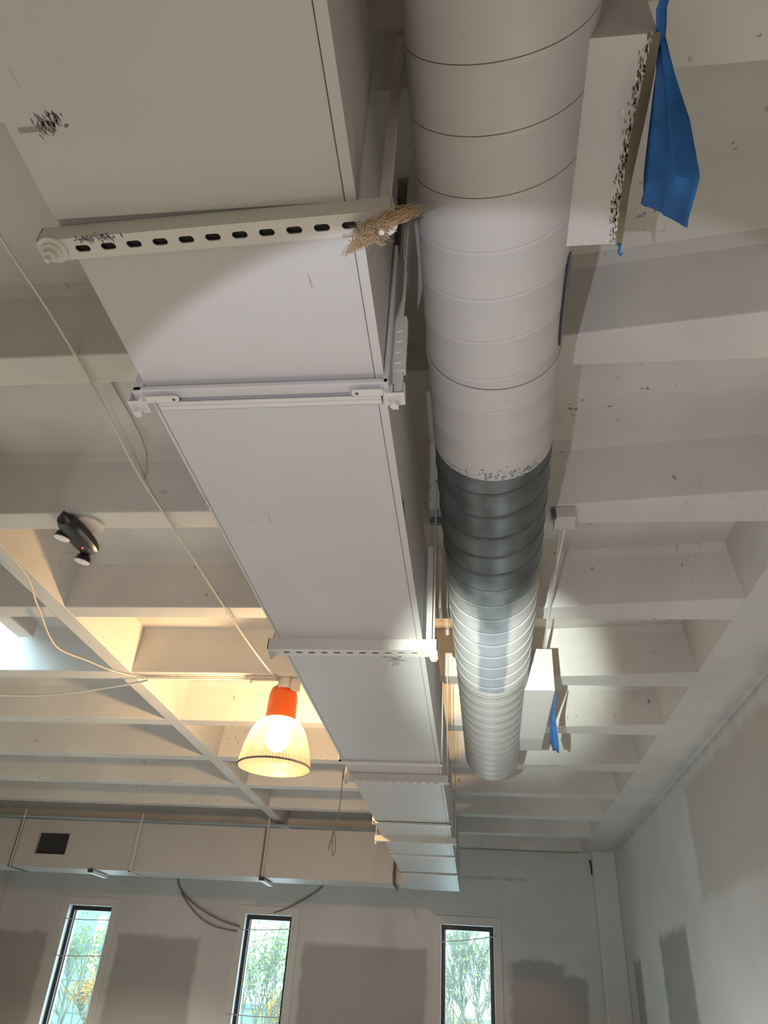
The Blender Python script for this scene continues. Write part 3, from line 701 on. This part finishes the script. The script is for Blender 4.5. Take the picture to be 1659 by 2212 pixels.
# wires near the cross duct and windows
cable('hanging_wire', [(-1.328, 7.6, 2.0), (-1.328, 7.6, 1.80), (-1.335, 7.6, 1.60), (-1.36, 7.6, 1.42), (-1.41, 7.6, 1.22), (-1.385, 7.6, 1.35), (-1.37, 7.6, 1.40), (-1.34, 7.6, 1.24), (-1.365, 7.6, 1.17), (-1.375, 7.6, 1.32)], .0055, 'dcable', 'looped grey wire hanging in front of the cross duct', 'wire')
cable('hanging_wire', [(-4.49, 11.97, 1.45), (-4.40, 11.97, 1.28), (-4.10, 11.95, 1.08), (-3.75, 11.95, .93), (-3.42, 11.97, .85)], .012, 'rect_gap', 'wire sagging down the back wall towards the middle window', 'wire')
cable('hanging_wire', [(-4.40, 11.98, 1.25), (-4.1, 11.97, .98), (-3.8, 11.97, .84), (-3.45, 11.98, .79)], .009, 'rect_gap', 'thinner wire beneath the sagging wire left of the middle window', 'wire')
cable('hanging_wire', [(-2.24, 11.96, 1.46), (-2.30, 11.96, 1.38), (-2.55, 11.97, 1.22), (-2.80, 11.98, 1.10), (-2.95, 11.98, 1.05)], .010, 'rect_gap', 'wire slanting over the top of the middle window', 'wire')
cable('hanging_wire', [(1.640, 11.96, 1.93), (1.655, 11.95, 1.84), (1.655, 11.96, 1.74)], .014, 'inside', 'short black cable stub at the top of the corner chase', 'cable')
wires = [(-6.14, -5.40, .835, .842, 'upper wire crossing the leftmost window'), (-6.17, -5.39, .36, .385, 'lower wire crossing the leftmost window'),
         (-3.42, -2.63, .815, .855, 'upper wire crossing the middle window'), (-3.44, -2.64, -.20, -.20, 'lower wire crossing the middle window'),
         (-.53, .26, .80, .895, 'wire crossing the right hand window')]
for (xa, xb, za, zb, lab) in wires:
    g = G(); m = (xa+xb)/2; g.tube([(xa, WY-.02, za), (xa+.03, WY-.03, za), (m, WY-.03, (za+zb)/2-.008), (xb-.03, WY-.03, zb), (xb, WY-.02, zb)], .0065, 6)
    tag(link('window_wire', g, 'cable'), lab, 'wire', 'wires strung across the windows')

# ------------------------------------------------------------------ outside
def tree(cx, cy, top, seed, label, leaf=None, nl=0, spread=.32, base=-H-.5, trunk=.06, fan=3):
    random.seed(seed); g = G(); tips = []
    def grow(p, d, L, r, lev):
        q = p+d*L; mid = p.lerp(q, .5)+Vector((random.gauss(0, .04), random.gauss(0, .04), 0))*L
        g.tube([p, mid, q], [r, r*.85, r*.7], 4, cap=False)
        if lev == 0: tips.append(q); return
        for k in range(random.choice((2, 3, 3)) if lev > 1 else 3):
            nd = (d+Vector((random.gauss(0, spread), random.gauss(0, spread), random.uniform(-.05, .25)))).normalized()
            grow(p.lerp(q, random.uniform(.55, 1)), nd, L*random.uniform(.62, .85), r*.62, lev-1)
    hgt = top-base
    for k in range(fan): grow(Vector((cx+random.gauss(0, .5), cy+random.gauss(0, .3), base)), Vector((random.gauss(0, .10), random.gauss(0, .1), 1)).normalized(), hgt*.30, trunk, 6)
    t = thing('tree', (cx, cy, base), label, 'tree', 'trees outside the windows')
    link('branches', g, 'bark', t)
    if leaf:
        g = G()
        for k in range(nl):
            p = random.choice(tips)+Vector([random.gauss(0, .22) for _ in range(3)]); a = Vector([random.gauss(0, 1) for _ in range(3)]).normalized()*random.uniform(.03, .06); b = a.orthogonal().normalized()*.035
            g.add([p-a, p-b, p+a, p+b], [(0, 1, 2, 3)])
        lf = link('foliage', g, leaf, t); lf['kind'] = 'stuff'
tree(-6.2, 24, 2.2, 21, 'thin leafed tree seen through the middle window', 'leafg', 1100, fan=4, trunk=.04)
tree(-.3, 22, 3.0, 5, 'bare branched tree filling the right hand window', 'leafg', 500, fan=6, trunk=.04)
tree(-11.2, 24, 2.0, 8, 'pale green tree seen through the leftmost window', 'leafg', 1000, fan=4, trunk=.04)
tree(-13.6, 30, .6, 14, 'orange autumn tree low in the leftmost window', 'leafo', 1500, fan=3)
tree(-6.9, 30, .7, 15, 'orange autumn tree low in the middle window', 'leafo', 1800, fan=3)
tree(-.9, 29, .3, 16, 'yellowing tree low in the right hand window', 'leafo', 900, fan=3)
ba = thing('office_building', (-30, 46, -5), 'tall green glass building beyond the leftmost window', 'building')
g = G(); g.box(-45, -20.3, 45, 55, -5, 12); link('facade', g, 'facg', ba)
for z in (-1.05, .38, 1.8):
    g = G(); g.box(-45, -20.3, 44.9, 45, z-.09, z+.09); link('floor_band', g, 'band', ba)
for z in (3.05, 2.6, 2.15, 1.7, 1.25, .8):
    g = G(); g.box(-20.95-.05, -20.55, 44.92, 45, z, z+.28); link('lit_window', g, 'lit', ba)
bb = thing('office_building', (-8, 46, -5), 'low glass building beyond the middle window', 'building')
g = G(); g.box(-20, 6, 50, 58, -5, -.35); link('facade', g, 'facg', bb)
for z in (-.4, -1.6):
    g = G(); g.box(-20, 6, 49.9, 50, z-.1, z+.12); link('floor_band', g, 'band', bb)
g = G(); g.box(-120, 120, 12.4, 200, -H-4.6, -H-4.5); struct('ground', g, 'floor', label='pavement outside below the windows', cat='ground')

# ------------------------------------------------------------------ light
w = bpy.data.worlds.new('World'); sc.world = w; w.use_nodes = True
nt = w.node_tree; bg = nt.nodes['Background']; bg.inputs[0].default_value = (.80, .93, 1.0, 1); bg.inputs[1].default_value = 3.2
def light(name, kind, loc, energy, colr, size=.05, rot=None, **kw):
    l = bpy.data.lights.new(name, kind); l.energy = energy; l.color = colr
    if kind == 'AREA': l.shape = 'RECTANGLE'; l.size = kw['sx']; l.size_y = kw['sy']
    else: l.shadow_soft_size = size
    o = bpy.data.objects.new(name, l); col.objects.link(o); o.location = (loc[0], loc[1], loc[2]+H)
    if rot: o.rotation_euler = rot
    if 'aim' in kw: o.rotation_euler = (Vector(kw['aim'])-Vector(loc)).to_track_quat('-Z', 'Y').to_euler()
    if kind == 'SPOT': l.spot_size = kw['ang']; l.spot_blend = kw['blend']
    return o
FL = (-.23, .10, 0)
# hand torch: wide spill cone and a hot centre
light('torch_spill', 'SPOT', FL, 72, (.84, .86, 1.0), .010, aim=(.12, 3.61, 1.5), ang=math.radians(73), blend=.10)
light('torch_beam', 'SPOT', FL, 2300, (.92, 1.0, .91), .010, aim=(.13, 3.82, 1.5), ang=math.radians(17), blend=1.0)
light('lamp_light', 'POINT', (lx, ly, ZR+.22), 430, (1, .66, .36), .05)
for (x, y) in ((-1.43, -1.8), (-5.2, 4.6), (-5.2, 1.0), (.9, -2.0), (-4.6, 9.3)):  # unseen downward fill spots, added for warm bounce off the floor
    light('bounce_fill_light', 'SPOT', (x, y, 1.1), 170, (1, .86, .70), .15, rot=(0, 0, 0), ang=math.radians(140), blend=.3)
# unseen fill spots added near the floor, facing up to brighten the ceiling
for (x, y, e, c) in ((1.1, 1.6, 75, (1, .93, .82)), (1.0, 6.5, 70, (.92, .97, 1)), (-2.2, 9.0, 52, (.92, .97, 1)), (-4.2, 3.0, 32, (1, .93, .84)), (-1.2, -.8, 50, (1, .92, .80))):
    light('floor_fill_light', 'SPOT', (x, y, -1.3), e, c, .5, rot=(PI, 0, 0), ang=math.radians(170), blend=.3)
for (a, b, z0, z1) in WIN:
    light('window_daylight', 'AREA', ((a+b)/2, WY+.35, (z0+z1)/2), 30, (.68, .85, 1.0), rot=(-PI/2, 0, 0), sx=b-a, sy=z1-z0)
light('skylight_daylight', 'AREA', ((SX0+SX1)/2, (SY0+SY1)/2, 3.3), 900, (.66, .80, 1.0), rot=(0, 0, 0), sx=SX1-SX0, sy=SY1-SY0)

# ------------------------------------------------------------------ camera
pitch, yaw, roll, f = 0.5899522770044239, -0.14198439337402327, 0.06638388314051358, 1593.03
cy, sy = math.cos(yaw), math.sin(yaw); cp, sp = math.cos(pitch), math.sin(pitch)
Fw = Vector((sy*cp, cy*cp, sp)); Rr = Vector((cy, -sy, 0)); U = Rr.cross(Fw)
R2 = Rr*math.cos(roll)+U*math.sin(roll); U2 = -Rr*math.sin(roll)+U*math.cos(roll)
cam = bpy.data.cameras.new('camera'); co = bpy.data.objects.new('camera', cam); col.objects.link(co)
co.matrix_world = Matrix(((R2.x, U2.x, -Fw.x, 0), (R2.y, U2.y, -Fw.y, 0), (R2.z, U2.z, -Fw.z, H), (0, 0, 0, 1)))
cam.sensor_fit = 'HORIZONTAL'; cam.sensor_width = 36; cam.lens = f/1659*36; cam.clip_start = .02; cam.clip_end = 500
sc.camera = co
sc.view_settings.view_transform = 'Standard'; sc.view_settings.look = 'None'; sc.view_settings.gamma = 1
sc.view_settings.use_curve_mapping = False; sc.view_settings.exposure = 0
sc.cycles.use_denoising = True
